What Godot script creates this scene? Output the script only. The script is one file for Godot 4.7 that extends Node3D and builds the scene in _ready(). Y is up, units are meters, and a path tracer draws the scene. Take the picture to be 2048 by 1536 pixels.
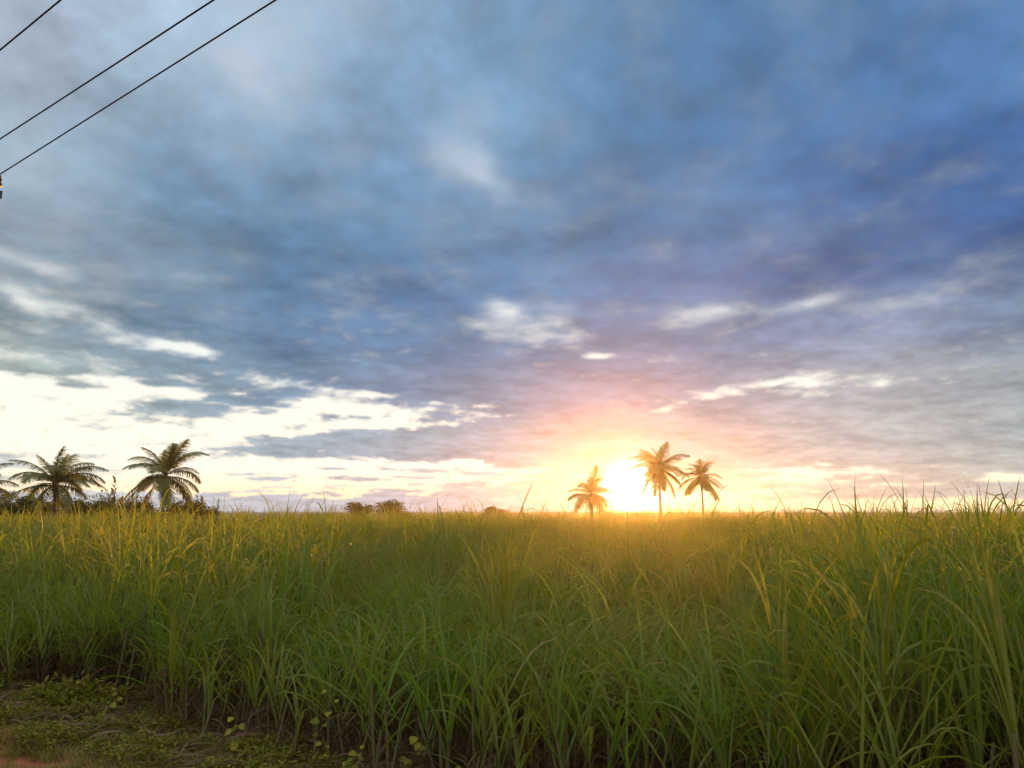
extends Node3D
# Sunset over a cane field seen from a dirt road: cloud deck, coconut palms on the horizon, overhead wires.

const EYE := 2.6                        # height of the camera above the road
const FOV := 53.0
const PITCH := 9.436
const SUN_AZ := 8.8
const SUN_EL := 1.7
const EDGE := Vector2(-7.4, -11.7)      # a point on the front edge of the field (x, z)
const ALONG := Vector2(0.85, 0.527)     # the edge, the road and the wires run this way
const INTO := Vector2(0.527, -0.85)     # into the field

# colour of the cloud deck: rows by height above the horizon, columns by bearing
const DECK_EL := [0.0, 2.0, 5.0, 8.5, 12.5, 17.0, 22.0, 28.0, 36.0]
const DECK := [
	[[190, 195, 205], [195, 195, 205], [189, 189, 204], [185, 185, 200], [190, 180, 195], [222, 180, 163], [225, 193, 177], [216, 190, 171], [200, 190, 175]],
	[[195, 198, 200], [191, 194, 200], [178, 185, 200], [175, 180, 195], [184, 178, 193], [213, 178, 169], [218, 191, 182], [205, 188, 178], [187, 185, 180]],
	[[200, 202, 193], [177, 187, 191], [157, 174, 191], [157, 172, 189], [170, 172, 189], [196, 172, 177], [203, 184, 187], [191, 184, 185], [173, 177, 182]],
	[[183, 192, 185], [142, 164, 178], [118, 146, 176], [129, 148, 181], [135, 148, 181], [153, 152, 184], [171, 163, 181], [179, 175, 184], [162, 166, 176]],
	[[136, 156, 171], [115, 142, 170], [97, 132, 173], [96, 135, 180], [108, 141, 184], [128, 146, 188], [135, 148, 185], [138, 149, 185], [125, 143, 175]],
	[[144, 161, 180], [116, 142, 170], [89, 129, 171], [83, 127, 177], [90, 133, 182], [102, 131, 180], [107, 125, 174], [90, 113, 166], [70, 103, 161]],
	[[160, 179, 199], [118, 153, 189], [105, 145, 185], [104, 145, 187], [107, 145, 187], [94, 131, 180], [91, 129, 179], [78, 116, 174], [63, 108, 172]],
	[[168, 182, 204], [154, 179, 209], [134, 168, 204], [124, 160, 200], [114, 154, 194], [90, 134, 183], [83, 128, 182], [79, 124, 180], [78, 127, 184]],
	[[169, 184, 209], [168, 188, 215], [153, 180, 212], [134, 166, 202], [110, 150, 190], [98, 142, 190], [88, 137, 190], [82, 132, 187], [83, 133, 188]],
]
# openings in the deck and cloud patches before them: bearing, height, two radii (degrees), tilt, strength
const GAPS := [
	[-29.07, 4.94, 11.95, 3.42, -8, 1.50],
	[-18.18, 5.72, 11.09, 2.12, -6, 1.30],
	[-32.41, 8.24, 4.28, 0.95, 0, 0.80],
	[-9.77, 6.30, 5.78, 1.65, -4, 0.45],
	[-9.66, 2.48, 11.92, 1.03, 0, 1.20],
	[-25.05, 2.44, 10.05, 1.18, 0, 0.90],
	[-33.09, 15.67, 2.27, 0.63, -8, 0.55],
	[-33.67, 13.13, 2.10, 0.94, -30, 0.50],
	[-28.18, 12.07, 5.85, 0.73, -14, 0.48],
	[-22.79, 10.88, 1.21, 0.34, -10, 0.70],
	[-24.10, 11.29, 2.19, 0.68, -15, 0.35],
	[-14.89, 9.05, 4.18, 0.50, -4, 0.35],
	[-10.57, 8.66, 2.16, 0.37, 0, 0.45],
	[-2.52, 24.42, 2.78, 1.56, -20, 0.50],
	[-4.91, 26.25, 3.33, 2.22, 0, 0.42],
	[-17.81, 31.00, 4.45, 5.35, 0, 0.42],
	[-20.99, 29.58, 3.97, 3.16, 0, 0.20],
	[-1.30, 14.99, 1.56, 0.59, -12, 0.62],
	[0.99, 13.44, 4.09, 0.97, -10, 0.42],
	[3.28, 14.16, 2.22, 1.49, 0, 0.25],
	[14.09, 13.99, 2.28, 0.65, 4, 0.50],
	[22.43, 14.53, 3.21, 0.69, 3, 0.45],
	[28.05, 13.57, 2.64, 0.46, 5, 0.25],
	[6.27, 11.45, 0.96, 0.22, 0, 0.70],
	[16.69, 8.69, 7.18, 0.64, 7, 0.36],
	[22.40, 8.84, 7.34, 0.59, 2, 0.40],
	[11.33, 7.54, 5.37, 0.51, 9, 0.30],
	[20.71, 8.07, 2.94, 0.35, 0, 0.30],
	[-6.11, 6.80, 6.99, 0.74, -3, 0.34],
	[-1.65, 7.31, 2.60, 0.45, -4, 0.30],
	[-9.81, 7.58, 2.17, 0.51, -5, 0.45],
	[21.70, 2.78, 4.81, 0.48, -2, 0.75],
	[19.39, 2.20, 3.63, 0.35, 0, 0.50],
	[17.02, 1.36, 5.43, 0.32, 2, 0.55],
	[26.26, 1.76, 2.68, 0.20, 0, 0.50],
	[32.45, 2.06, 1.85, 0.28, -3, 0.95],
	[29.54, 2.99, 2.53, 0.19, 3, 0.30],
	[23.43, 0.40, 13.10, 0.44, 0, 1.20],
	[13.56, 0.56, 4.21, 0.65, 0, 1.20],
	[31.79, 0.55, 4.27, 0.32, 0, 0.70],
	[-2.72, 0.87, 2.23, 0.19, 0, 0.40],
	[-12.46, 1.03, 2.13, 0.18, 0, 0.60],
]
const PATCHES := [
	[-21.90, 7.04, 3.53, 0.59, 0, 0.95],
	[-19.97, 7.76, 2.63, 0.25, -6, 0.60],
	[-14.70, 4.64, 6.26, 0.54, 5, 1.10],
	[-10.46, 5.12, 3.96, 0.88, -4, 1.00],
	[-6.07, 4.33, 4.78, 0.59, -3, 0.70],
	[-17.17, 2.33, 1.87, 0.18, 0, 0.70],
	[-19.19, 2.65, 1.49, 0.11, 0, 0.60],
	[-11.80, 2.39, 2.14, 0.15, -3, 0.70],
	[-7.14, 3.00, 2.56, 0.15, -2, 0.70],
	[-7.50, 2.49, 2.19, 0.11, 0, 0.60],
	[-13.59, 3.05, 1.58, 0.11, 0, 0.50],
	[-1.63, 2.84, 1.04, 0.11, 0, 0.60],
	[-16.63, 1.71, 1.36, 0.11, 0, 0.40],
	[-30.46, 8.02, 1.11, 0.16, 0, 0.55],
	[-32.21, 8.96, 1.61, 0.38, -6, 0.60],
	[-30.00, 9.26, 0.84, 0.32, 0, 0.40],
	[-24.86, 8.58, 1.08, 0.24, 0, 0.60],
	[-33.26, 2.87, 1.56, 0.68, 0, 0.50],
	[-29.48, 2.99, 3.10, 0.97, 0, 0.25],
	[-29.62, 8.16, 2.55, 0.19, -6, 0.30],
	[-26.52, 6.05, 4.48, 1.33, 0, 0.22],
	[-11.04, 0.75, 15.04, 0.36, 0, 1.20],
	[1.33, 1.42, 5.95, 0.82, 0, 1.00],
	[-24.92, 0.69, 7.01, 0.40, 0, 0.80],
	[-4.61, 5.26, 5.17, 1.04, 0, 0.50],
	[-12.31, 6.79, 2.49, 0.22, 5, 0.40],
]

var rng := RandomNumberGenerator.new()
var taken := {}
var M := {}


func _ready() -> void:
	rng.seed = 71
	set_up_camera()
	set_up_sky()
	set_up_sun()
	make_materials()
	build_ground()
	build_palms()
	build_far_trees()
	build_field()
	build_tall_weeds()
	build_verge()
	build_power_line()


# ---------------------------------------------------------------- camera, sky, sun

func set_up_camera() -> void:
	var cam := Camera3D.new()
	cam.name = "camera"
	cam.fov = FOV
	cam.near = 0.05
	cam.far = 3000.0
	cam.position = Vector3(0, EYE, 0)
	cam.rotation_degrees = Vector3(PITCH, 0, 0)
	cam.current = true
	add_child(cam)


func set_up_sky() -> void:
	var env := Environment.new()
	env.background_mode = Environment.BG_SKY
	env.tonemap_mode = Environment.TONE_MAPPER_LINEAR
	env.tonemap_exposure = 2.28
	env.sdfgi_enabled = true
	env.ssao_enabled = true
	env.ssil_enabled = true
	# moist evening air that scatters the low sun forward
	env.volumetric_fog_enabled = true
	env.volumetric_fog_density = 0.00027
	env.volumetric_fog_albedo = Color(1.0, 0.93, 0.84)
	env.volumetric_fog_anisotropy = 0.86
	env.volumetric_fog_length = 300.0
	var sky := Sky.new()
	var pano := PanoramaSkyMaterial.new()
	pano.panorama = ImageTexture.create_from_image(make_sky_image())
	sky.sky_material = pano
	env.sky = sky
	env.background_energy_multiplier = 0.625
	var w := WorldEnvironment.new()
	w.name = "environment"
	w.environment = env
	add_child(w)


func toward(az: float, el: float) -> Vector3:
	var a := deg_to_rad(az)
	var e := deg_to_rad(el)
	return Vector3(cos(e) * sin(a), sin(e), -cos(e) * cos(a))


func set_up_sun() -> void:
	var sun := DirectionalLight3D.new()
	sun.name = "sun"
	sun.light_color = Color(1.0, 0.68, 0.34)
	sun.light_energy = 1.6
	sun.light_angular_distance = 0.6
	sun.shadow_enabled = true
	add_child(sun)
	sun.look_at_from_position(Vector3.ZERO, -toward(SUN_AZ, SUN_EL), Vector3.UP)


func lin(rgb: Array) -> Vector3:
	var c := Color(rgb[0] / 255.0, rgb[1] / 255.0, rgb[2] / 255.0).srgb_to_linear()
	return Vector3(c.r, c.g, c.b)


func noise(sd: int, freq: float, octaves: int, gain := 0.5) -> FastNoiseLite:
	var n := FastNoiseLite.new()
	n.seed = sd
	n.noise_type = FastNoiseLite.TYPE_SIMPLEX_SMOOTH
	n.frequency = freq
	n.fractal_type = FastNoiseLite.FRACTAL_FBM
	n.fractal_octaves = octaves
	n.fractal_gain = gain
	return n


func make_sky_image() -> Image:
	var im := sky_part(1024, 512, 0, 0, 1024, 512)
	im.resize(4096, 2048, Image.INTERPOLATE_CUBIC)
	var x0 := 2048 - 520
	var fine := sky_part(4096, 2048, x0, 560, 1040, 464)
	im.blit_rect(fine, Rect2i(0, 0, 1040, 464), Vector2i(x0, 560))
	# a panorama begins at the bearing of -z
	var turned := Image.create_empty(4096, 2048, false, Image.FORMAT_RGBF)
	turned.blit_rect(im, Rect2i(2048, 0, 2048, 2048), Vector2i.ZERO)
	turned.blit_rect(im, Rect2i(0, 0, 2048, 2048), Vector2i(2048, 0))
	return turned


# the sky for a window (x0, y0, w, h) of a panorama of W x H pixels; every value depends on the direction alone
func sky_part(W: int, H: int, x0: int, y0: int, w: int, h: int) -> Image:
	var cover := PackedFloat32Array()
	cover.resize(w * h)
	cover.fill(0.55)
	var warp_a := PackedFloat32Array()
	var warp_e := PackedFloat32Array()
	warp_a.resize(w * h)
	warp_e.resize(w * h)
	var step := 360.0 / W
	var n_warp := noise(5, 1.0, 4)
	var n_cover := noise(11, 2.6, 7, 0.60)
	var n_tone := noise(23, 1.5, 5, 0.52)
	var n_fine := noise(37, 5.0, 7, 0.62)
	var n_big := noise(41, 0.8, 3)
	var base := PackedVector3Array()
	base.resize(w)
	for i in w:
		var az := ((x0 + i + 0.5) / W - 0.5) * TAU
		base[i] = Vector3(sin(az), 0, cos(az))
	for j in h:
		var el := 90.0 - (y0 + j + 0.5) * step
		if el < -1.0:
			break
		var r := 1.0 / (sin(deg_to_rad(maxf(el, 0.0))) + 0.10)
		for i in w:
			var p := base[i] * r
			var k := j * w + i
			warp_a[k] = n_warp.get_noise_2d(p.x * 1.6, p.z * 1.6)
			warp_e[k] = n_warp.get_noise_2d(p.x * 1.6 + 50.0, p.z * 1.6 + 20.0)
	for pass_ in 2:
		var rows: Array = GAPS if pass_ == 0 else PATCHES
		if pass_ == 1:
			for k in w * h:
				cover[k] = maxf(cover[k], -0.42)
		var sign_ := -1.15 if pass_ == 0 else 1.4
		for g in rows:
			var ga: float = g[0]
			var ge: float = g[1]
			var ra: float = g[2]
			var re: float = g[3]
			var ct := cos(deg_to_rad(g[4]))
			var st := sin(deg_to_rad(g[4]))
			var most := 0.9 * maxf(ra, re)
			var ext_a := ra * 2.1 + most
			var ext_e := re * 2.1 + absf(st) * ra * 2.0 + 0.6
			var i0 := clampi(int((ga - ext_a) / step + W / 2.0) - x0, 0, w)
			var i1 := clampi(int((ga + ext_a) / step + W / 2.0) + 1 - x0, 0, w)
			var j0 := clampi(int((90.0 - ge - ext_e) / step) - y0, 0, h)
			var j1 := clampi(int((90.0 - ge + ext_e) / step) + 1 - y0, 0, h)
			for j in range(j0, j1):
				var de := 90.0 - (y0 + j + 0.5) * step - ge
				for i in range(i0, i1):
					var k := j * w + i
					var da := ((x0 + i + 0.5) - W / 2.0) * step - ga + warp_a[k] * minf(ra * 1.1, 3.0)
					var ee := de + warp_e[k] * minf(re * 1.1, 1.2)
					var a := (da * ct + ee * st) / ra
					var b := (-da * st + ee * ct) / re
					var d2 := a * a + b * b
					if d2 < 4.0:
						cover[k] += sign_ * g[5] * exp(-d2 * 1.1)
	var deck := []
	var brightened_row := []
	for row in DECK:
		var q := []
		var sum := Vector3.ZERO
		for rgb in row:
			var tone := lin(rgb) * Vector3(0.95, 1.02, 1.0)
			q.append(tone.lerp(Vector3.ONE * (0.3 * tone.x + 0.6 * tone.y + 0.1 * tone.z), 0.18) * [0.75, 0.75, 0.73, 0.70, 0.68, 0.68, 0.68, 0.68, 0.68][deck.size()])
			sum += q[-1]
		deck.append(q)
		brightened_row.append((sum / 9.0).lerp(Vector3(0.74, 0.76, 0.79), [0.1, 0.1, 0.1, 0.12, 0.15, 0.25, 0.45, 0.7, 0.9][brightened_row.size()]))  # deck out of view: row mean, brightened toward the zenith to light the field
	var sun_dir := toward(SUN_AZ, SUN_EL)
	var im := Image.create_empty(w, h, false, Image.FORMAT_RGBF)
	var under := Color(0.16, 0.13, 0.08)
	for j in h:
		var el := 90.0 - (y0 + j + 0.5) * step
		if el < -1.0:
			for i in w:
				im.set_pixel(i, j, under)
			continue
		el = maxf(el, 0.0)
		var er := 0
		while er < 7 and el > DECK_EL[er + 1]:
			er += 1
		var fe := clampf((el - DECK_EL[er]) / (DECK_EL[er + 1] - DECK_EL[er]), 0.0, 1.0)
		fe = fe * fe * (3.0 - 2.0 * fe)
		var r := 1.0 / (sin(deg_to_rad(el)) + 0.10)
		# the clear evening air behind the deck
		var air := Vector3(1.05, 0.78, 0.46)
		air = air.lerp(Vector3(0.88, 0.82, 0.68), smoothstep(0.3, 3.5, el))
		air = air.lerp(Vector3(0.70, 0.72, 0.69), smoothstep(5.0, 11.0, el))
		air = air.lerp(Vector3(0.44, 0.50, 0.57), smoothstep(12.0, 22.0, el))
		var rough_1 := lerpf(0.56, 0.36, smoothstep(9.0, 17.0, el))
		var rough_3 := lerpf(0.46, 0.22, smoothstep(9.0, 17.0, el))
		var soft := lerpf(0.26, 0.70, smoothstep(6.0, 16.0, el))
		for i in w:
			var k := j * w + i
			var az := ((x0 + i + 0.5) / W - 0.5) * 360.0
			var p := base[i] * r
			var ca := az + warp_a[k] * 2.5
			var fa := clampf((ca + 34.0) / 8.5, 0.0, 7.999)
			var ci := int(fa)
			fa -= ci
			var ce := clampf(fe + warp_e[k] * 0.25, 0.0, 1.0)
			var low: Vector3 = deck[er][ci].lerp(deck[er][ci + 1], fa)
			var high: Vector3 = deck[er + 1][ci].lerp(deck[er + 1][ci + 1], fa)
			var c := low.lerp(high, ce)
			var away := smoothstep(38.0, 85.0, absf(az))
			var cv := cover[k]
			if away > 0.0:
				c = c.lerp(brightened_row[er].lerp(brightened_row[er + 1], ce), away)  # beside and behind the view the added brighter deck takes over
				cv -= away * maxf(0.0, n_big.get_noise_2d(p.x, p.z) - 0.12) * 1.3
			if el > 36.0:
				var up := smoothstep(36.0, 70.0, el)
				c = c.lerp(brightened_row[8], up)
				cv -= up * maxf(0.0, n_big.get_noise_2d(p.x * 2.0, p.z * 2.0) - 0.12) * 1.0
			var n1 := n_cover.get_noise_2d(p.x, p.z)
			var n2 := n_tone.get_noise_2d(p.x, p.z)
			var n3 := n_fine.get_noise_2d(p.x, p.z)
			c *= 1.0 + 0.30 * n2 + 0.34 * n3
			var o := smoothstep(-soft, soft, cv + rough_1 * n1 + rough_3 * n3)
			c = (air * 0.93).lerp(c, o)
			# glow of the low sun in air and cloud
			var sep := rad_to_deg(acos(clampf(sun_dir.dot(Vector3(base[i].x * cos(deg_to_rad(el)), sin(deg_to_rad(el)), -base[i].z * cos(deg_to_rad(el)))), -1.0, 1.0)))
			c += Vector3(1.0, 0.86, 0.58) * 14.0 * exp(-sep * sep / 1.3) + Vector3(1.0, 0.60, 0.30) * 0.35 * exp(-sep / 2.2)
			im.set_pixel(i, j, Color(c.x, c.y, c.z))
	return im


# ---------------------------------------------------------------- materials and helpers

func surface(rough: float, spec := 0.5, back := Color.BLACK) -> StandardMaterial3D:
	var m := StandardMaterial3D.new()
	m.vertex_color_use_as_albedo = true
	m.roughness = rough
	m.metallic_specular = spec
	m.cull_mode = BaseMaterial3D.CULL_DISABLED
	if back != Color.BLACK:
		m.backlight_enabled = true
		m.backlight = back
	return m


func make_materials() -> void:
	var tints := [Color(1, 1, 1), Color(0.90, 1.0, 0.92), Color(1.0, 0.95, 0.80), Color(0.84, 0.93, 0.90)]
	for i in 4:
		var m := surface(0.55, 0.38, Color(0.95, 1.0, 0.50))
		m.albedo_color = tints[i]
		M["cane_%d" % i] = m
	M.cane = surface(0.55, 0.38, Color(0.95, 1.0, 0.50))
	M.stalk = surface(0.55, 0.4)
	M.frond = surface(0.5, 0.4, Color(0.8, 0.85, 0.4))
	M.bark = surface(0.9, 0.2)
	M.leaf = surface(0.6, 0.3, Color(0.8, 0.9, 0.4))
	M.soil = surface(0.95, 0.15)
	var grain := NoiseTexture2D.new()
	grain.width = 512
	grain.height = 512
	grain.seamless = true
	grain.noise = noise(3, 0.03, 5, 0.65)
	M.soil.heightmap_enabled = true
	M.soil.heightmap_texture = grain
	M.soil.heightmap_scale = 3.0
	M.soil.uv1_triplanar = true
	M.soil.uv1_world_triplanar = true
	M.soil.uv1_scale = Vector3(0.9, 0.9, 0.9)
	M.road = M.soil.duplicate()
	var pole := StandardMaterial3D.new()
	pole.albedo_color = Color(0.33, 0.32, 0.30)
	pole.roughness = 0.9
	M.concrete = pole
	var dark := StandardMaterial3D.new()
	dark.albedo_color = Color(0.10, 0.08, 0.07)
	dark.roughness = 0.45
	M.porcelain = dark
	var wire := StandardMaterial3D.new()
	wire.albedo_color = Color(0.03, 0.03, 0.04)
	wire.roughness = 0.9
	wire.metallic_specular = 0.2
	M.wire = wire


func numbered(called: String) -> String:
	var n: int = taken.get(called, 0)
	taken[called] = n + 1
	return called if n == 0 else "%s_%03d" % [called, n]


func tag(o: Node, label: String, category: String, group := "", kind := "") -> void:
	if label:
		o.set_meta("label", label)
	if category:
		o.set_meta("category", category)
	if group:
		o.set_meta("group", group)
	if kind:
		o.set_meta("kind", kind)


func thing(called: String, at: Vector3, label: String, category: String, group := "") -> Node3D:
	var o := Node3D.new()
	o.name = numbered(called)
	add_child(o)
	o.position = at
	tag(o, label, category, group)
	return o


func part(called: String, mesh: Mesh, m: Material, parent: Node, at := Transform3D()) -> MeshInstance3D:
	var o := MeshInstance3D.new()
	o.name = called
	o.mesh = mesh
	o.material_override = m
	o.transform = at
	parent.add_child(o, true)
	return o


class Shape:
	var v := PackedVector3Array()
	var n := PackedVector3Array()
	var c := PackedColorArray()
	var f := PackedInt32Array()

	func vert(p: Vector3, normal: Vector3, color: Color) -> int:
		v.append(p)
		n.append(normal.normalized())
		c.append(color)
		return v.size() - 1

	func quad(a: int, b: int, d: int, e: int) -> void:
		f.append_array([a, b, d, a, d, e])

	func tri(a: int, b: int, d: int) -> void:
		f.append_array([a, b, d])

	func add(s: Shape, t: Transform3D) -> void:
		var k := v.size()
		for i in s.v.size():
			v.append(t * s.v[i])
			n.append((t.basis * s.n[i]).normalized())
		c.append_array(s.c)
		for i in s.f:
			f.append(i + k)

	# front faces run clockwise as seen from the side their normals point to
	func mesh() -> ArrayMesh:
		for i in range(0, f.size(), 3):
			var p := v[f[i]]
			if (v[f[i + 2]] - p).cross(v[f[i + 1]] - p).dot(n[f[i]] + n[f[i + 1]] + n[f[i + 2]]) < 0.0:
				var k := f[i + 1]
				f[i + 1] = f[i + 2]
				f[i + 2] = k
		var a := []
		a.resize(Mesh.ARRAY_MAX)
		a[Mesh.ARRAY_VERTEX] = v
		a[Mesh.ARRAY_NORMAL] = n
		a[Mesh.ARRAY_COLOR] = c
		a[Mesh.ARRAY_INDEX] = f
		var m := ArrayMesh.new()
		m.add_surface_from_arrays(Mesh.PRIMITIVE_TRIANGLES, a)
		return m


func tube(s: Shape, pts: Array, radii: Array, colors: Array, sides := 7) -> void:
	var rows := []
	for i in pts.size():
		var t: Vector3 = (pts[mini(i + 1, pts.size() - 1)] - pts[maxi(i - 1, 0)]).normalized()
		var a := t.cross(Vector3.UP if absf(t.y) < 0.95 else Vector3.RIGHT).normalized()
		var b := a.cross(t)
		var row := []
		for k in sides:
			var g := TAU * k / sides
			var d := a * cos(g) + b * sin(g)
			row.append(s.vert(pts[i] + d * radii[i], d, colors[i]))
		rows.append(row)
	for i in rows.size() - 1:
		for k in sides:
			var l := (k + 1) % sides
			s.quad(rows[i][k], rows[i][l], rows[i + 1][l], rows[i + 1][k])
	var last := s.vert(pts[-1] + (pts[-1] - pts[-2]).normalized() * radii[-1] * 0.3, pts[-1] - pts[-2], colors[-1])
	for k in sides:
		s.tri(rows[-1][k], rows[-1][(k + 1) % sides], last)


# one long strap leaf that leaves its stalk at the pitch e0 and arches over by bend
func strap_leaf(s: Shape, e0: float, bend: float, power: float, width: float, fold: float, twist: float, swerve: float, cols: Array, steps := 8) -> void:
	var pos := Vector3.ZERO
	var prev := []
	for i in steps + 1:
		var t := float(i) / steps
		var pitch := deg_to_rad(e0 - bend * pow(t, power))
		var yaw := deg_to_rad(swerve * t * t)
		var dir := Vector3(cos(pitch) * cos(yaw), sin(pitch), cos(pitch) * sin(yaw))
		var side := Vector3(-sin(yaw), 0, cos(yaw)).rotated(dir, deg_to_rad(twist * t))
		var up := side.cross(dir).normalized()
		var w := width * 0.5 * minf(1.0, 0.35 + t * 3.2) * pow(maxf(1.0 - t, 0.0), 0.62) * 1.35
		w = minf(w, width * 0.5)
		w = maxf(w, 0.0012)
		var edge: Color = cols[0].lerp(cols[1], t)
		var rib: Color = cols[2].lerp(cols[1], t * t)
		if t > 0.93:
			edge = cols[3]
			rib = cols[3]
		var now := [
			s.vert(pos - side * w + up * w * fold, up + side * fold, edge),
			s.vert(pos, up, rib),
			s.vert(pos + side * w + up * w * fold, up - side * fold, edge)]
		if prev:
			s.quad(prev[0], prev[1], now[1], now[0])
			s.quad(prev[1], prev[2], now[2], now[1])
		prev = now
		pos += dir / steps


# ---------------------------------------------------------------- ground

func field_point(s: float, w: float) -> Vector3:
	var p := EDGE + ALONG * s + INTO * w
	return Vector3(p.x, 0, p.y)


func depth_into(x: float, z: float) -> float:
	return (Vector2(x, z) - EDGE).dot(INTO)


func lay(from: float, to: float, fine_from: float, fine_to: float, step: float) -> Array:
	var out := []
	var a := fine_from
	var g := step
	var left := []
	while a > from:
		g *= 1.25
		a -= g
		left.append(maxf(a, from))
	left.reverse()
	out.append_array(left)
	a = fine_from
	while a < fine_to:
		out.append(a)
		a += step
	g = step
	out.append(fine_to)
	a = fine_to
	while a < to:
		g *= 1.25
		a += g
		out.append(minf(a, to))
	return out


func build_ground() -> void:
	var bumps := noise(61, 0.9, 5, 0.55)
	var patch := noise(62, 0.55, 5, 0.6)
	var grit := noise(63, 5.0, 3, 0.6)
	var shape := Shape.new()
	var S := lay(-105.0, 120.0, -10.0, 16.0, 0.12)
	var Wd := lay(-25.0, 126.0, -4.5, 2.5, 0.12)
	for b in Wd:
		for a in S:
			var p := field_point(a, b)
			p.y = bumps.get_noise_2d(p.x, p.z) * 0.07 + grit.get_noise_2d(p.x, p.z) * 0.015
			var k := patch.get_noise_2d(p.x, p.z)
			var g := grit.get_noise_2d(p.x * 1.7, p.z * 1.7)
			var c := Color(0.095, 0.055, 0.032).lerp(Color(0.17, 0.095, 0.05), clampf(0.5 + k, 0, 1))
			if b < 0.3 + k:
				c = c.lerp(Color(0.27, 0.17, 0.075), clampf(0.45 + g * 0.9, 0, 1))
			c = c * (1.0 + 0.35 * g)
			shape.vert(p, Vector3(-bumps.get_noise_2d(p.x + 0.2, p.z) * 0.6, 1, -bumps.get_noise_2d(p.x, p.z + 0.2) * 0.6), c)
	var n: int = S.size()
	for j in Wd.size() - 1:
		for i in n - 1:
			shape.quad(j * n + i, (j + 1) * n + i, (j + 1) * n + i + 1, j * n + i + 1)
	var o := part("ground", shape.mesh(), M.soil, self)
	tag(o, "", "", "", "structure")

	# red dirt road in front of the verge
	var road := Shape.new()
	var Rs := lay(-40.0, 60.0, -8.0, 14.0, 0.12)
	var across := 46
	for a in Rs:
		var lip := -0.50 + patch.get_noise_2d(a * 0.9, 7.0) * 0.4 + grit.get_noise_2d(a, 3.0) * 0.18
		for i in across + 1:
			var b := lip - pow(float(i) / across, 1.5) * 6.0
			var p := field_point(a, b)
			p.y = bumps.get_noise_2d(p.x, p.z) * 0.07 + 0.012 + 0.02 * minf(i / 4.0, 1.0) + grit.get_noise_2d(p.x * 1.3, p.z * 1.3) * 0.014 - (0.06 if i == 0 else 0.0)
			var g := grit.get_noise_2d(p.x * 2.0, p.z * 2.0)
			var c := Color(0.32, 0.115, 0.060).lerp(Color(0.22, 0.085, 0.045), clampf(0.5 + patch.get_noise_2d(p.x * 2.0, p.z * 2.0) * 1.4, 0, 1)) * (1.0 + 0.4 * g)
			road.vert(p, Vector3(g * 0.2, 1, g * 0.2), c)
	for j in Rs.size() - 1:
		for i in across:
			var k := j * (across + 1) + i
			road.quad(k, k + 1, k + across + 2, k + across + 1)
	o = part("dirt_road", road.mesh(), M.road, self)
	tag(o, "", "", "", "structure")


# ---------------------------------------------------------------- palms

const FROND_PITCH := [84.0, 66.0, 48.0, 30.0, 12.0, -10.0, -34.0]
const FROND_BEND := [42.0, 66.0, 84.0, 84.0, 70.0, 52.0, 34.0]


# a coconut frond one metre long: midrib and two rows of hanging leaflets
func frond_shape(e0: float, bend: float, sd: int) -> Array:
	var r := RandomNumberGenerator.new()
	r.seed = sd
	var s := Shape.new()
	var rib := Shape.new()
	var pts := []
	var dirs := []
	var pos := Vector3.ZERO
	var steps := 24
	for i in steps + 1:
		var t := float(i) / steps
		var pitch := deg_to_rad(e0 - bend * pow(t, 1.35))
		var dir := Vector3(cos(pitch), sin(pitch), 0)
		pts.append(pos)
		dirs.append(dir)
		pos += dir / steps
	var radii := []
	var cols := []
	for i in steps + 1:
		radii.append(lerpf(0.014, 0.002, pow(float(i) / steps, 0.7)))
		cols.append(Color(0.15, 0.15, 0.05))
	tube(rib, pts, radii, cols, 4)
	var count := 66
	for i in count:
		var t := 0.13 + 0.87 * (i + r.randf() * 0.6) / count
		var at: Vector3 = pts[0]
		var q := minf(t, 0.999) * steps
		at = pts[int(q)].lerp(pts[int(q) + 1], q - int(q))
		var d: Vector3 = dirs[int(q)]
		for side in [-1.0, 1.0]:
			var length := 0.27 * sin(PI * clampf(0.16 + t * 0.80, 0, 1)) * r.randf_range(0.8, 1.12) + 0.03
			var out := (Vector3(0, 0, side) * r.randf_range(0.55, 0.85) + d * r.randf_range(0.45, 0.75)).normalized()
			var hang := r.randf_range(0.45, 1.1)
			var flat := d.cross(out).normalized()
			var across := out.cross(flat).normalized() * 0.0070
			var c := Color(0.13, 0.165, 0.04).lerp(Color(0.21, 0.19, 0.055), r.randf() * 0.8)
			var prev := []
			var p := at
			for k in 4:
				var u := k / 3.0
				var w := across * (1.0 - pow(u, 1.6)) + across * 0.08
				var now := [s.vert(p - w, flat, c), s.vert(p + w, flat, c)]
				if prev:
					s.quad(prev[0], prev[1], now[1], now[0])
				prev = now
				p += (out + Vector3.DOWN * hang * (u + 0.25)).normalized() * length / 3.0
	return [rib.mesh(), s.mesh()]


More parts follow.
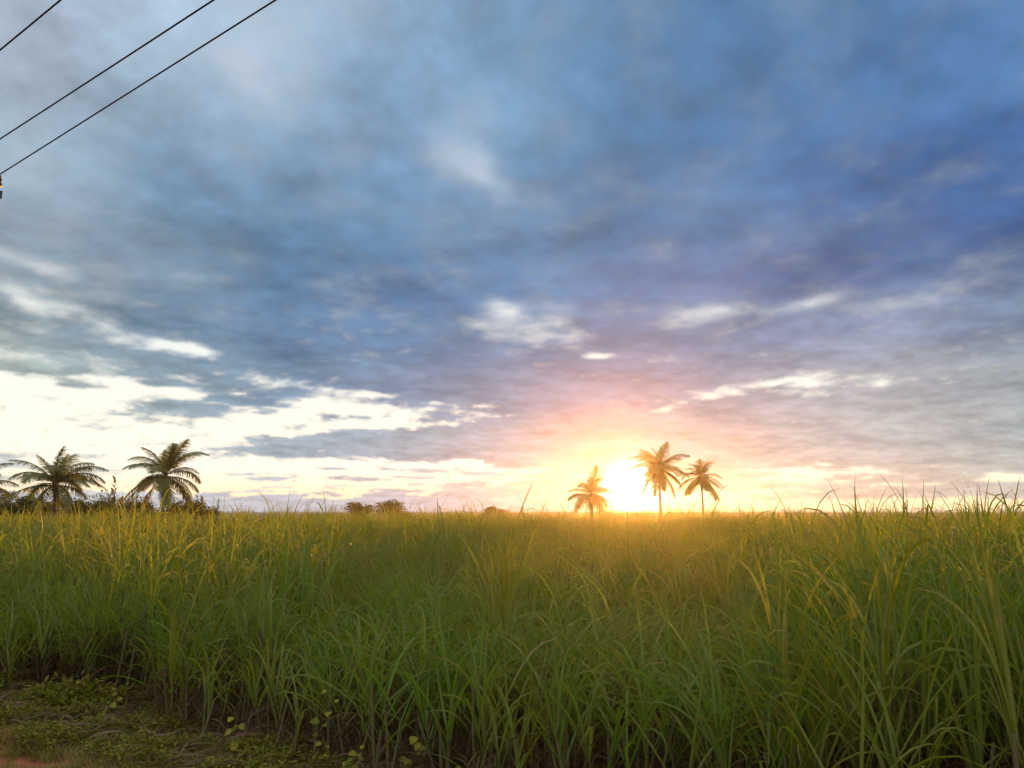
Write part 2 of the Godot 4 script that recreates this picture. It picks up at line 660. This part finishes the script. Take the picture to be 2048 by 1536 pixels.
func build_palms() -> void:
	var fronds := []
	for k in FROND_PITCH.size():
		var two := []
		for j in 2:
			two.append(frond_shape(FROND_PITCH[k], FROND_BEND[k] + j * 12.0, 300 + k * 7 + j))
		fronds.append(two)
	# bearing of the crown, distance, hub height, frond length, number of fronds, lowest frond class, label
	var rows := [
		[-34.9, 72.0, 4.1, 3.9, 26, 6, 14, "short coconut palm past the hedge trees, only its frond tips showing"],
		[-30.3, 70.0, 4.7, 4.0, 25, 5, 3, "stubby coconut palm rising from dark hedge trees at the field's far end"],
		[-24.1, 72.0, 5.6, 4.1, 27, 6, 8, "broad coconut palm with spread fronds, second of the two by the hedge"],
		[5.95, 76.0, 4.1, 3.35, 24, 5, 21, "lowest coconut palm of the three silhouetted beside the setting sun"],
		[10.8, 72.0, 6.5, 3.15, 36, 6, 33, "tallest coconut palm with a thick drooping crown right beside the sun"],
		[13.8, 75.0, 5.8, 2.65, 24, 6, 40, "slender-trunked coconut palm whose fronds touch the tallest palm's crown"],
	]
	for q in rows:
		var r := RandomNumberGenerator.new()
		r.seed = q[6] * 97 + 5
		var at: Vector3 = toward(q[0], 0.0) * q[1]
		var o := thing("coconut_palm", at, q[7], "palm tree", "coconut palms standing beyond the cane field")
		var hub := Vector3(r.randf_range(-0.25, 0.25), q[2], 0)
		var pts := []
		var radii := []
		var cols := []
		for i in 25:
			var t := i / 24.0
			pts.append(Vector3(hub.x * pow(t, 1.6), hub.y * t - 0.05, 0))
			radii.append(q[3] / 3.9 * lerpf(0.20, 0.11, minf(t * 1.3, 1.0)) * (1.0 + 0.10 * (i % 2)) + (0.10 * exp(-t * 9.0)) + 0.10 * exp(-pow((1.0 - t) * 7.0, 2.0)))
			cols.append(Color(0.20, 0.15, 0.10) if i % 2 else Color(0.14, 0.105, 0.07))
		var trunk := Shape.new()
		tube(trunk, pts, radii, cols, 10)
		part("trunk", trunk.mesh(), M.bark, o)
		for i in q[4]:
			var u: float = (i + 0.5) / q[4]
			var cls := clampi(int(pow(u, 0.85) * (q[5] + 1.0)), 0, q[5])
			var turn: float = i * 2.39996 + r.randf_range(-0.7, 0.7)
			var size: float = q[3] * r.randf_range(0.72, 1.10) * (0.85 if cls == 0 else 1.0)
			var b := Basis(Vector3.UP, turn) * Basis(Vector3.BACK, r.randf_range(-0.2, 0.25)) * Basis(Vector3.RIGHT, r.randf_range(-0.35, 0.35))
			b = b.scaled(Vector3.ONE * size)
			var frond := part("frond", fronds[cls][i % 2][0], M.frond, o, Transform3D(b, hub + Vector3(0, r.randf_range(-0.1, 0.12), 0)))
			part("leaflets", fronds[cls][i % 2][1], M.frond, frond)


# ---------------------------------------------------------------- trees far behind the field

func crown_shape(r: RandomNumberGenerator, wide: float, tall: float, leaves: int, leaf: float) -> Shape:
	var s := Shape.new()
	var lobes := []
	for i in 11:
		var a := r.randf() * TAU
		var u := r.randf()
		lobes.append([Vector3(cos(a) * wide * 0.36 * sqrt(r.randf()), tall * (0.42 + 0.42 * u), sin(a) * wide * 0.36 * sqrt(r.randf())), r.randf_range(0.16, 0.27) * minf(wide, tall * 1.4)])
	for i in leaves:
		var l: Array = lobes[r.randi() % lobes.size()]
		var d := Vector3(r.randfn(), r.randfn(), r.randfn()).normalized()
		var p: Vector3 = l[0] + d * l[1] * pow(r.randf(), 0.4) * Vector3(1.15, 0.85, 1.15)
		var n := (d + Vector3(r.randfn(), r.randfn(), r.randfn()) * 0.6).normalized()
		var a := n.cross(Vector3(r.randfn(), r.randfn(), r.randfn())).normalized()
		var b := n.cross(a)
		var z := leaf * r.randf_range(0.6, 1.3)
		var c := Color(0.045, 0.065, 0.02).lerp(Color(0.085, 0.085, 0.03), r.randf())
		var k := s.vert(p - a * z, n, c)
		s.vert(p + b * z * 0.45, n, c)
		s.vert(p + a * z, n, c)
		s.vert(p - b * z * 0.45, n, c)
		s.quad(k, k + 1, k + 2, k + 3)
	return s


func tree(called: String, az: float, dist: float, wide: float, tall: float, label: String, group: String, sd: int) -> void:
	var r := RandomNumberGenerator.new()
	r.seed = sd
	var o := thing(called, toward(az, 0) * dist, label, "tree", group)
	var wood := Shape.new()
	var bark := Color(0.10, 0.075, 0.05)
	tube(wood, [Vector3(0, -0.05, 0), Vector3(0.05, tall * 0.3, 0), Vector3(0.1, tall * 0.6, 0.05)], [0.16, 0.12, 0.07], [bark, bark, bark], 7)
	for i in 5:
		var a := TAU * i / 5.0 + r.randf()
		tube(wood, [Vector3(0.05, tall * 0.28, 0), Vector3(cos(a) * wide * 0.16, tall * 0.48, sin(a) * wide * 0.16), Vector3(cos(a) * wide * 0.3, tall * 0.66, sin(a) * wide * 0.3)], [0.08, 0.05, 0.02], [bark, bark, bark], 5)
	part("trunk", wood.mesh(), M.bark, o)
	part("crown", crown_shape(r, wide, tall, 2600, 0.17).mesh(), M.leaf, o)


func build_far_trees() -> void:
	var hedge := [[-35.2, 96, 6.0, 4.6], [-33.2, 100, 5.0, 4.9], [-31.6, 98, 4.6, 4.4], [-29.9, 102, 5.6, 4.5], [-28.2, 97, 5.4, 4.9], [-26.6, 103, 5.0, 4.3], [-25.2, 98, 4.8, 4.2], [-23.0, 104, 5.0, 4.1], [-21.8, 100, 4.6, 4.0]]
	for i in hedge.size():
		var h: Array = hedge[i]
		tree("hedge_tree", h[0], h[1], h[2], h[3], "low dark hedge tree in the row behind the two left palms", "hedge trees behind the palms", 500 + i)
	tree("round_tree", -11.0, 112.0, 4.0, 4.0, "small open-crowned tree on the horizon beside a wider tree", "", 520)
	tree("round_tree", -8.6, 112.0, 5.2, 4.05, "wide rounded tree standing alone on the cane horizon", "", 521)
	tree("round_tree", -1.2, 113.0, 3.2, 3.6, "narrow bushy tree on the horizon toward the sun", "", 522)


# ---------------------------------------------------------------- the cane field

var green_leaves := []      # [Shape, ArrayMesh]
var dry_leaves := []
var stalks := []
var protos := []            # each: list of [kind, index, Transform3D]


func make_cane_parts() -> void:
	var r := RandomNumberGenerator.new()
	r.seed = 900
	for i in 18:
		var s := Shape.new()
		var light := r.randf()
		var g := Color(0.130, 0.200, 0.014).lerp(Color(0.250, 0.275, 0.030), light)
		var tip := Color(0.22, 0.235, 0.035)
		var rib := Color(0.28, 0.31, 0.08)
		var end := Color(0.24, 0.19, 0.08)
		if i == 17:
			g = Color(0.26, 0.21, 0.06)
			tip = Color(0.28, 0.21, 0.08)
		strap_leaf(s, r.randf_range(52, 86), r.randf_range(45, 160) if i % 3 else r.randf_range(15, 50), r.randf_range(1.5, 3.4), r.randf_range(0.020, 0.033), r.randf_range(0.12, 0.4), r.randf_range(-90, 90), r.randf_range(-50, 50), [g, tip, rib, end])
		green_leaves.append([s, s.mesh()])
	for i in 6:
		var s := Shape.new()
		var g := Color(0.17, 0.095, 0.045).lerp(Color(0.085, 0.045, 0.026), r.randf())
		strap_leaf(s, r.randf_range(10, 60), r.randf_range(110, 165), r.randf_range(0.7, 1.3), r.randf_range(0.018, 0.028), r.randf_range(0.4, 0.9), r.randf_range(-160, 160), r.randf_range(-60, 60), [g, g * 1.2, g * 1.3, g])
		dry_leaves.append([s, s.mesh()])
	for i in 3:
		var s := Shape.new()
		var pts := []
		var radii := []
		var cols := []
		for k in 13:
			var t := k / 12.0
			pts.append(Vector3(0.03 * sin(t * 2.0 + i), t, 0.03 * cos(t * 1.6 + i) - 0.03))
			radii.append(0.017 * (1.0 - 0.35 * t) * (1.15 if k % 2 else 1.0))
			cols.append(Color(0.17, 0.12, 0.055) if k % 2 else Color(0.13, 0.13, 0.05))
		tube(s, pts, radii, cols, 6)
		stalks.append([s, s.mesh()])
	for v in 10:
		var list := []
		var n_stalks := 4
		for q in n_stalks:
			var foot := Vector3(r.randf_range(-0.24, 0.24), -0.03, r.randf_range(-0.24, 0.24))
			var tall := r.randf_range(0.60, 1.05)
			var lean := Basis.from_euler(Vector3(r.randf_range(-0.24, 0.24), r.randf() * TAU, r.randf_range(-0.24, 0.24)))
			list.append(["stalk", r.randi() % 3, Transform3D(lean * Basis.from_scale(Vector3(1, tall, 1)), foot)])
			var turn := r.randf() * TAU
			for i in 7:
				var u := i / 6.0
				var yaw := turn + i * PI + r.randf_range(-0.5, 0.5)
				if r.randf() < 0.3:
					yaw = r.randf_range(-0.8, 0.8)
				var size := r.randf_range(0.70, 1.15)
				var y := tall * lerpf(0.55, 1.0, u)
				var b := Basis(Vector3.UP, yaw) * Basis(Vector3.BACK, r.randf_range(-0.45, 0.12) * (1.1 - u))
				list.append(["leaf", r.randi() % 18, Transform3D(b.scaled(Vector3.ONE * size), foot + lean * Vector3(0, y, 0))])
			for i in 5:
				var y := tall * r.randf_range(0.2, 0.8)
				list.append(["dry_leaf", r.randi() % 6, Transform3D(Basis(Vector3.UP, r.randf() * TAU).scaled(Vector3.ONE * r.randf_range(0.45, 0.8)), foot + lean * Vector3(0, y, 0))])
		protos.append(list)


func library(kind: String) -> Array:
	return green_leaves if kind == "leaf" else dry_leaves if kind == "dry_leaf" else stalks


func build_field() -> void:
	make_cane_parts()
	var r := RandomNumberGenerator.new()
	r.seed = 1234
	var swell := noise(77, 0.12, 3)
	var plants := []
	# four zones that grow sparser with distance: spacing, from, to (metres from the camera)
	for zone in [[0.42, 0.0, 22.0], [0.58, 22.0, 55.0], [0.95, 55.0, 122.0]]:
		var step: float = zone[0]
		var reach: float = zone[2]
		var a := -reach
		while a < reach:
			var b := -reach
			while b < reach * 0.6:
				var x := a + r.randf_range(0, step)
				var z := b + r.randf_range(0, step)
				var tall := r.randf()
				var spin := r.randf() * TAU
				var pick := r.randi() % 10
				var far := r.randf_range(0.9, 1.12)
				b += step
				var w := depth_into(x, z)
				var d := sqrt(x * x + z * z)
				if w < 0.0 + swell.get_noise_2d(x * 6.0, z * 6.0) * 0.5 + 0.6 * exp(-pow((Vector2(x, z) - EDGE).dot(ALONG) - 2.3, 2.0) / 1.4) or d < zone[1] or d >= reach:
					continue
				var az := rad_to_deg(atan2(x, -z))
				if absf(az) > 42.0 and d > 14.0 or absf(az) > 85.0:
					continue
				var size := far * (1.0 + 0.16 * swell.get_noise_2d(x, z))
				size *= 1.0 + 0.56 * smoothstep(15.0, 26.0, az) * (1.0 - smoothstep(14.0, 30.0, d))
				size *= 1.0 + 0.26 * smoothstep(-16.0, -27.0, az) * smoothstep(16.0, 40.0, d)
				if tall > 0.93 and d > 10.0:
					size = (2.75 + minf(d, 60.0) * 0.014 * (tall - 0.93) / 0.07) / 1.75
				size = minf(size, (2.80 + 0.03 * d) / 1.85)
				if w < 0.7:
					size *= lerpf(0.88, 1.0, clampf(w / 0.7, 0, 1))
				plants.append([d + (200.0 if absf(az) > 35.5 else 0.0), x, z, spin, size, pick, d])
			a += step
	plants.sort_custom(func(p, q): return p[0] < q[0])
	# the nearest plants, each a thing with its own stalks and leaves
	var first := {}
	for i in mini(300, plants.size()):
		var p: Array = plants[i]
		var at := Vector3(p[1], 0, p[2])
		var o: Node3D
		if not first.has(p[5]):
			o = thing("sugarcane_plant", at, "leafy green sugarcane plant in the field's front rows along the verge", "sugarcane", "sugarcane plants in the front rows")
			for e in protos[p[5]]:
				part(e[0], library(e[0])[e[1]][1], M.stalk if e[0] == "stalk" else M["cane_%d" % (p[5] % 4)], o, e[2])
			first[p[5]] = o
		else:
			o = first[p[5]].duplicate()
			o.name = numbered("sugarcane_plant")
			add_child(o)
		o.transform = Transform3D(Basis(Vector3.UP, p[3]).scaled(Vector3(minf(p[4], 1.08), p[4], minf(p[4], 1.08))), at)
		var inside := depth_into(p[1], p[2])
		if inside < 0.55:
			tag(o, "sugarcane plant on the field's outer edge, bare stalks and dry leaves facing the verge", "sugarcane", "sugarcane plants on the outer edge")
		elif p[4] > 1.25:
			tag(o, "tall arching sugarcane plant in the front rows, reaching above its neighbours", "sugarcane", "taller sugarcane plants in the front rows")
		else:
			tag(o, "leafy green sugarcane plant in the front rows just behind the outer edge", "sugarcane", "sugarcane plants in the front rows")
	# the rest of the field
	var mass := Node3D.new()
	mass.name = "cane_field"
	add_child(mass)
	tag(mass, "dense green sugarcane field stretching to the horizon behind its front rows", "cane field", "", "stuff")
	for v in 10:
		var s := Shape.new()
		for e in protos[v]:
			s.add(library(e[0])[e[1]][0], e[2])
		var mine := []
		for i in range(300, plants.size()):
			if plants[i][5] == v:
				mine.append(plants[i])
		var mm := MultiMesh.new()
		mm.transform_format = MultiMesh.TRANSFORM_3D
		mm.use_colors = true
		mm.mesh = s.mesh()
		mm.instance_count = mine.size()
		for i in mine.size():
			var p: Array = mine[i]
			var broad: float = minf(p[4], 1.08) * (1.0 if p[6] < 22.0 else 1.25 if p[6] < 55.0 else 1.7)
			mm.set_instance_transform(i, Transform3D(Basis(Vector3.UP, p[3]).scaled(Vector3(broad, p[4], broad)), Vector3(p[1], 0, p[2])))
			mm.set_instance_color(i, Color(0.94 + r.randf_range(-0.1, 0.06), 0.94 + r.randf_range(-0.1, 0.06), 0.90 + r.randf_range(-0.1, 0.1)))
		var o := MultiMeshInstance3D.new()
		o.name = "cane_plants"
		o.multimesh = mm
		o.material_override = M.cane
		mass.add_child(o, true)


func build_tall_weeds() -> void:
	var r := RandomNumberGenerator.new()
	r.seed = 88
	var spots := [[-27.4, 34, 3.35], [-26.7, 36, 3.1], [-26.9, 32, 3.75], [-26.1, 35, 3.2], [-25.6, 33, 3.1], [-24.9, 37, 3.2], [-22.1, 36, 3.2], [-21.4, 34, 3.1], [-20.8, 38, 3.1]]
	for q in spots:
		var o := thing("tall_weed", toward(q[0], 0) * q[1], "thin reddish weed stem sticking up above the cane before the palms", "weed", "reddish weeds above the cane")
		var s := Shape.new()
		var top: float = q[2]
		var brown := Color(0.16, 0.10, 0.06)
		var pts := []
		var rad := []
		var cols := []
		var lean := r.randf_range(-0.25, 0.25)
		for i in 8:
			pts.append(Vector3(lean * pow(i / 7.0, 2.0), top * i / 7.0 - 0.03, 0))
			rad.append(lerpf(0.016, 0.006, i / 7.0))
			cols.append(brown)
		tube(s, pts, rad, cols, 5)
		part("stem", s.mesh(), M.bark, o)
		var l := Shape.new()
		strap_leaf(l, 55, 50, 1.5, 0.34, 0.2, 20, 10, [Color(0.15, 0.10, 0.045), Color(0.13, 0.10, 0.05), Color(0.18, 0.12, 0.06), Color(0.15, 0.1, 0.05)], 4)
		var lm := l.mesh()
		for i in 16:
			var t := 0.62 + 0.38 * i / 15.0
			part("leaf", lm, M.leaf, o, Transform3D(Basis(Vector3.UP, i * 2.4 + r.randf()).scaled(Vector3.ONE * r.randf_range(0.16, 0.30)), Vector3(lean * t * t, top * t, 0)))


# ---------------------------------------------------------------- verge: weeds, litter, vines

func oval_leaf(s: Shape, at: Vector3, dir: Vector3, up: Vector3, length: float, width: float, c: Color) -> void:
	var side := dir.cross(up).normalized()
	up = side.cross(dir).normalized()
	var mid := []
	var lft := []
	var rgt := []
	for i in 5:
		var t := i / 4.0
		var w: float = [0.12, 0.85, 1.0, 0.62, 0.02][i] * width * 0.5
		var p := at + dir * length * t - up * length * 0.25 * t * t
		mid.append(s.vert(p, up, c * 1.15))
		lft.append(s.vert(p - side * w + up * w * 0.3, up + side * 0.3, c))
		rgt.append(s.vert(p + side * w + up * w * 0.3, up - side * 0.3, c))
	for i in 4:
		s.quad(lft[i], mid[i], mid[i + 1], lft[i + 1])
		s.quad(mid[i], rgt[i], rgt[i + 1], mid[i + 1])


func scatter(called: String, label: String, category: String, shape: Shape, m: Material, spots: Array) -> void:
	var mm := MultiMesh.new()
	mm.transform_format = MultiMesh.TRANSFORM_3D
	mm.use_colors = true
	mm.mesh = shape.mesh()
	mm.instance_count = spots.size()
	for i in spots.size():
		mm.set_instance_transform(i, spots[i][0])
		mm.set_instance_color(i, spots[i][1])
	var o := MultiMeshInstance3D.new()
	o.name = called
	o.multimesh = mm
	o.material_override = m
	add_child(o)
	tag(o, label, category, "", "stuff")


func build_verge() -> void:
	var r := RandomNumberGenerator.new()
	r.seed = 4321
	var patch := noise(91, 0.7, 4, 0.6)
	# low broad-leaved weeds
	var weed := Shape.new()
	for i in 26:
		var a := r.randf() * TAU
		var e := r.randf_range(0.05, 1.1)
		var d := Vector3(cos(a) * cos(e), sin(e), sin(a) * cos(e))
		var foot := Vector3(cos(a), 0, sin(a)) * r.randf_range(0.0, 0.10) + Vector3(0, r.randf_range(0.02, 0.13), 0)
		oval_leaf(weed, foot, d, Vector3.UP if e < 0.9 else Vector3(-cos(a), 0.2, -sin(a)), r.randf_range(0.022, 0.05), r.randf_range(0.012, 0.026), Color(0.34, 0.27, 0.04).lerp(Color(0.17, 0.165, 0.022), r.randf()))
	var spots := []
	for i in 11000:
		var s := r.randf_range(-8.0, 12.0)
		var w := r.randf_range(-1.8, 0.9)
		var p := field_point(s, w)
		var k := patch.get_noise_2d(p.x, p.z) + r.randf_range(-0.15, 0.15)
		if k < -0.05 + 0.55 * smoothstep(-0.9, -1.7, w) + 0.25 * smoothstep(-0.3, 0.4, w):
			continue
		var size := r.randf_range(0.6, 1.5) * (1.0 + 1.1 * smoothstep(-0.4, 0.2, w) * exp(-pow(s - 1.2, 2.0) / 1.5))
		spots.append([Transform3D(Basis(Vector3.UP, r.randf() * TAU).scaled(Vector3(size, size * r.randf_range(0.6, 1.2), size)), p), Color(r.randf_range(0.8, 1.0), r.randf_range(0.8, 1.0), 0.9)])
	scatter("low_weeds", "low yellow-green weeds carpeting the verge in front of the cane", "weeds", weed, M.leaf, spots)
	# short dry and green grass tufts
	var tuft := Shape.new()
	for i in 22:
		var blade := Shape.new()
		var c := Color(0.30, 0.21, 0.08).lerp(Color(0.20, 0.19, 0.04), r.randf())
		strap_leaf(blade, r.randf_range(35, 85), r.randf_range(20, 90), 1.6, 0.045, 0.3, r.randf_range(-60, 60), r.randf_range(-40, 40), [c, c * 1.2, c * 1.2, c * 1.3], 4)
		tuft.add(blade, Transform3D(Basis(Vector3.UP, r.randf() * TAU).scaled(Vector3.ONE * r.randf_range(0.06, 0.16)), Vector3(r.randf_range(-0.06, 0.06), 0, r.randf_range(-0.06, 0.06))))
	spots = []
	for i in 14000:
		var s := r.randf_range(-8.0, 12.0)
		var w := r.randf_range(-1.9, 0.8)
		var p := field_point(s, w)
		if patch.get_noise_2d(p.x + 30.0, p.z) + r.randf_range(-0.2, 0.2) < -0.2 + 0.6 * smoothstep(-1.0, -1.9, w):
			continue
		var size := r.randf_range(0.5, 1.3)
		spots.append([Transform3D(Basis(Vector3.UP, r.randf() * TAU).scaled(Vector3.ONE * size), p), Color(1.0 + r.randf_range(-0.2, 0.2), 1.0 + r.randf_range(-0.2, 0.15), 0.9)])
	scatter("verge_grass", "short dry grass tufts between the red road and cane", "grass", tuft, M.leaf, spots)
	# fallen cane leaves
	spots = []
	for i in 5000:
		var s := r.randf_range(-8.0, 12.0)
		var w := absf(r.randfn()) * 1.1 - 0.9
		var p := field_point(s, w) + Vector3(0, r.randf_range(0.01, 0.10), 0)
		var size := r.randf_range(0.3, 0.75)
		spots.append([Transform3D((Basis(Vector3.UP, r.randf() * TAU) * Basis(Vector3.BACK, r.randf_range(-0.35, 0.1))).scaled(Vector3.ONE * size), p), Color(1, 1, 1) * r.randf_range(0.7, 1.5)])
	var straw := Shape.new()
	strap_leaf(straw, 25, 60, 1.0, 0.035, 0.5, 140, 60, [Color(0.20, 0.12, 0.065), Color(0.22, 0.14, 0.08), Color(0.24, 0.16, 0.09), Color(0.2, 0.12, 0.07)], 7)
	scatter("leaf_litter", "brown fallen cane leaves littering the soil under the front rows", "leaf litter", straw, M.leaf, spots)
	# yellow-leaved creepers
	var vines := [
		[-26.6, -0.10, 0.45, 9, "pale creeper with a few small leaves in the gap by the verge"],
		[-18.0, -0.15, 0.50, 10, "creeper climbing a bent cane stem with scattered yellow leaves"],
		[-12.9, -0.05, 0.85, 9, "tall creeper with a chain of yellow leaves up the cane"],
		[-11.4, -0.35, 0.48, 16, "bushy creeper with the largest bright yellow leaves at the cane's foot"],
		[-6.9, -0.10, 0.62, 11, "golden creeper leaning against reddish dry cane stalks"],
		[-4.9, -0.20, 0.40, 12, "low green creeper sprawling where the cane meets the verge"],
	]
	for q in vines:
		# walk along the bearing until it meets the wanted depth before the field
		var dir := toward(q[0], 0)
		var t: float = (q[1] + EDGE.dot(INTO)) / Vector2(dir.x, dir.z).dot(INTO)
		var o := thing("creeper", dir * t, q[4], "creeper", "")
		var stem := Shape.new()
		var pts := []
		var rad := []
		var cols := []
		var sway := r.randf_range(-0.2, 0.2)
		for i in 9:
			var u := i / 8.0
			pts.append(Vector3(sway * u + 0.06 * sin(u * 9.0), q[2] * u - 0.02, 0.05 * cos(u * 7.0)))
			rad.append(lerpf(0.006, 0.0025, u))
			cols.append(Color(0.14, 0.12, 0.04))
		tube(stem, pts, rad, cols, 5)
		part("stem", stem.mesh(), M.stalk, o)
		for i in q[3]:
			var u: float = 0.3 + 0.7 * i / (q[3] - 1.0)
			var a := r.randf_range(0.2, 2.9)
			var leaf := Shape.new()
			var c := Color(0.36, 0.29, 0.035).lerp(Color(0.17, 0.19, 0.03), r.randf())
			var size := r.randf_range(0.045, 0.10)
			oval_leaf(leaf, Vector3.ZERO, Vector3(cos(a), r.randf_range(-0.5, 0.4), sin(a)).normalized(), Vector3(0, 0.7, 0.6).normalized(), size, size * 0.85, c)
			part("leaf", leaf.mesh(), M.leaf, o, Transform3D(Basis(), pts[int(u * 8.0)] + Vector3(cos(a) * 0.03, r.randf_range(-0.03, 0.03), sin(a) * 0.03)))


# ---------------------------------------------------------------- overhead line

func build_power_line() -> void:
	var along := Vector3(0.8066, 0, 0.5911)
	var over := Vector3(-0.5911, 0, 0.8066)    # across the line, toward the road
	var top := 7.0
	var end_ := Vector3(-6.79, top, -9.60)     # where the field-side wire is tied
	var offsets := [0.0, 0.42, 1.17]
	var span := 38.0
	for e in 2:
		var at := end_ + over * 0.58 + along * span * e
		at.y = 0.0
		var o := thing("utility_pole", at, ["grey concrete utility pole on the verge by the cane's left end", "grey concrete utility pole behind the viewer along the road"][e], "utility pole", "poles of the overhead line")
		var s := Shape.new()
		var grey := Color(1, 1, 1)
		tube(s, [Vector3(0, -0.3, 0), Vector3(0, 3.5, 0), Vector3(0, top - 0.1, 0)], [0.16, 0.13, 0.10], [grey, grey, grey], 14)
		part("pole", s.mesh(), M.concrete, o)
		var arm := BoxMesh.new()
		arm.size = Vector3(0.09, 0.10, 1.26)
		var seat := Transform3D(Basis(Vector3.UP, atan2(over.x, over.z)), Vector3(0, top - 0.27, 0))
		var beam := part("crossarm", arm, M.concrete, o, seat)
		for k in offsets:
			var ins := Shape.new()
			tube(ins, [Vector3(0, -0.06, 0), Vector3(0, 0.0, 0), Vector3(0, 0.02, 0), Vector3(0, 0.05, 0), Vector3(0, 0.07, 0), Vector3(0, 0.10, 0), Vector3(0, 0.13, 0), Vector3(0, 0.16, 0)], [0.012, 0.014, 0.055, 0.05, 0.035, 0.048, 0.03, 0.032], [grey, grey, grey, grey, grey, grey, grey, grey], 14)
			part("insulator", ins.mesh(), M.porcelain, beam, seat.affine_inverse() * Transform3D(Basis(), over * (k - 0.58) + Vector3(0, top - 0.17 + (0.5 if e == 1 and k == 0.0 else 0.0), 0)))
	var labels := ["black overhead wire tied to the field-side end of the crossarm", "black overhead wire on the middle insulator, between two others", "black overhead wire on the road-side end of the crossarm"]
	for k in 3:
		var s := Shape.new()
		var pts := []
		var rad := []
		var cols := []
		for i in 41:
			var t := i / 40.0
			pts.append(end_ + over * offsets[k] + along * span * t + Vector3(0, 0.5 * t * (1.0 if k == 0 else 0.0) - [0.03, 0.13, 0.05][k] * 4.0 * t * (1.0 - t), 0))
			rad.append(0.0078)
			cols.append(Color(1, 1, 1))
		tube(s, pts, rad, cols, 8)
		var o := part("power_line", s.mesh(), M.wire, self)
		o.name = numbered("power_line")
		tag(o, labels[k], "power line", "overhead wires")
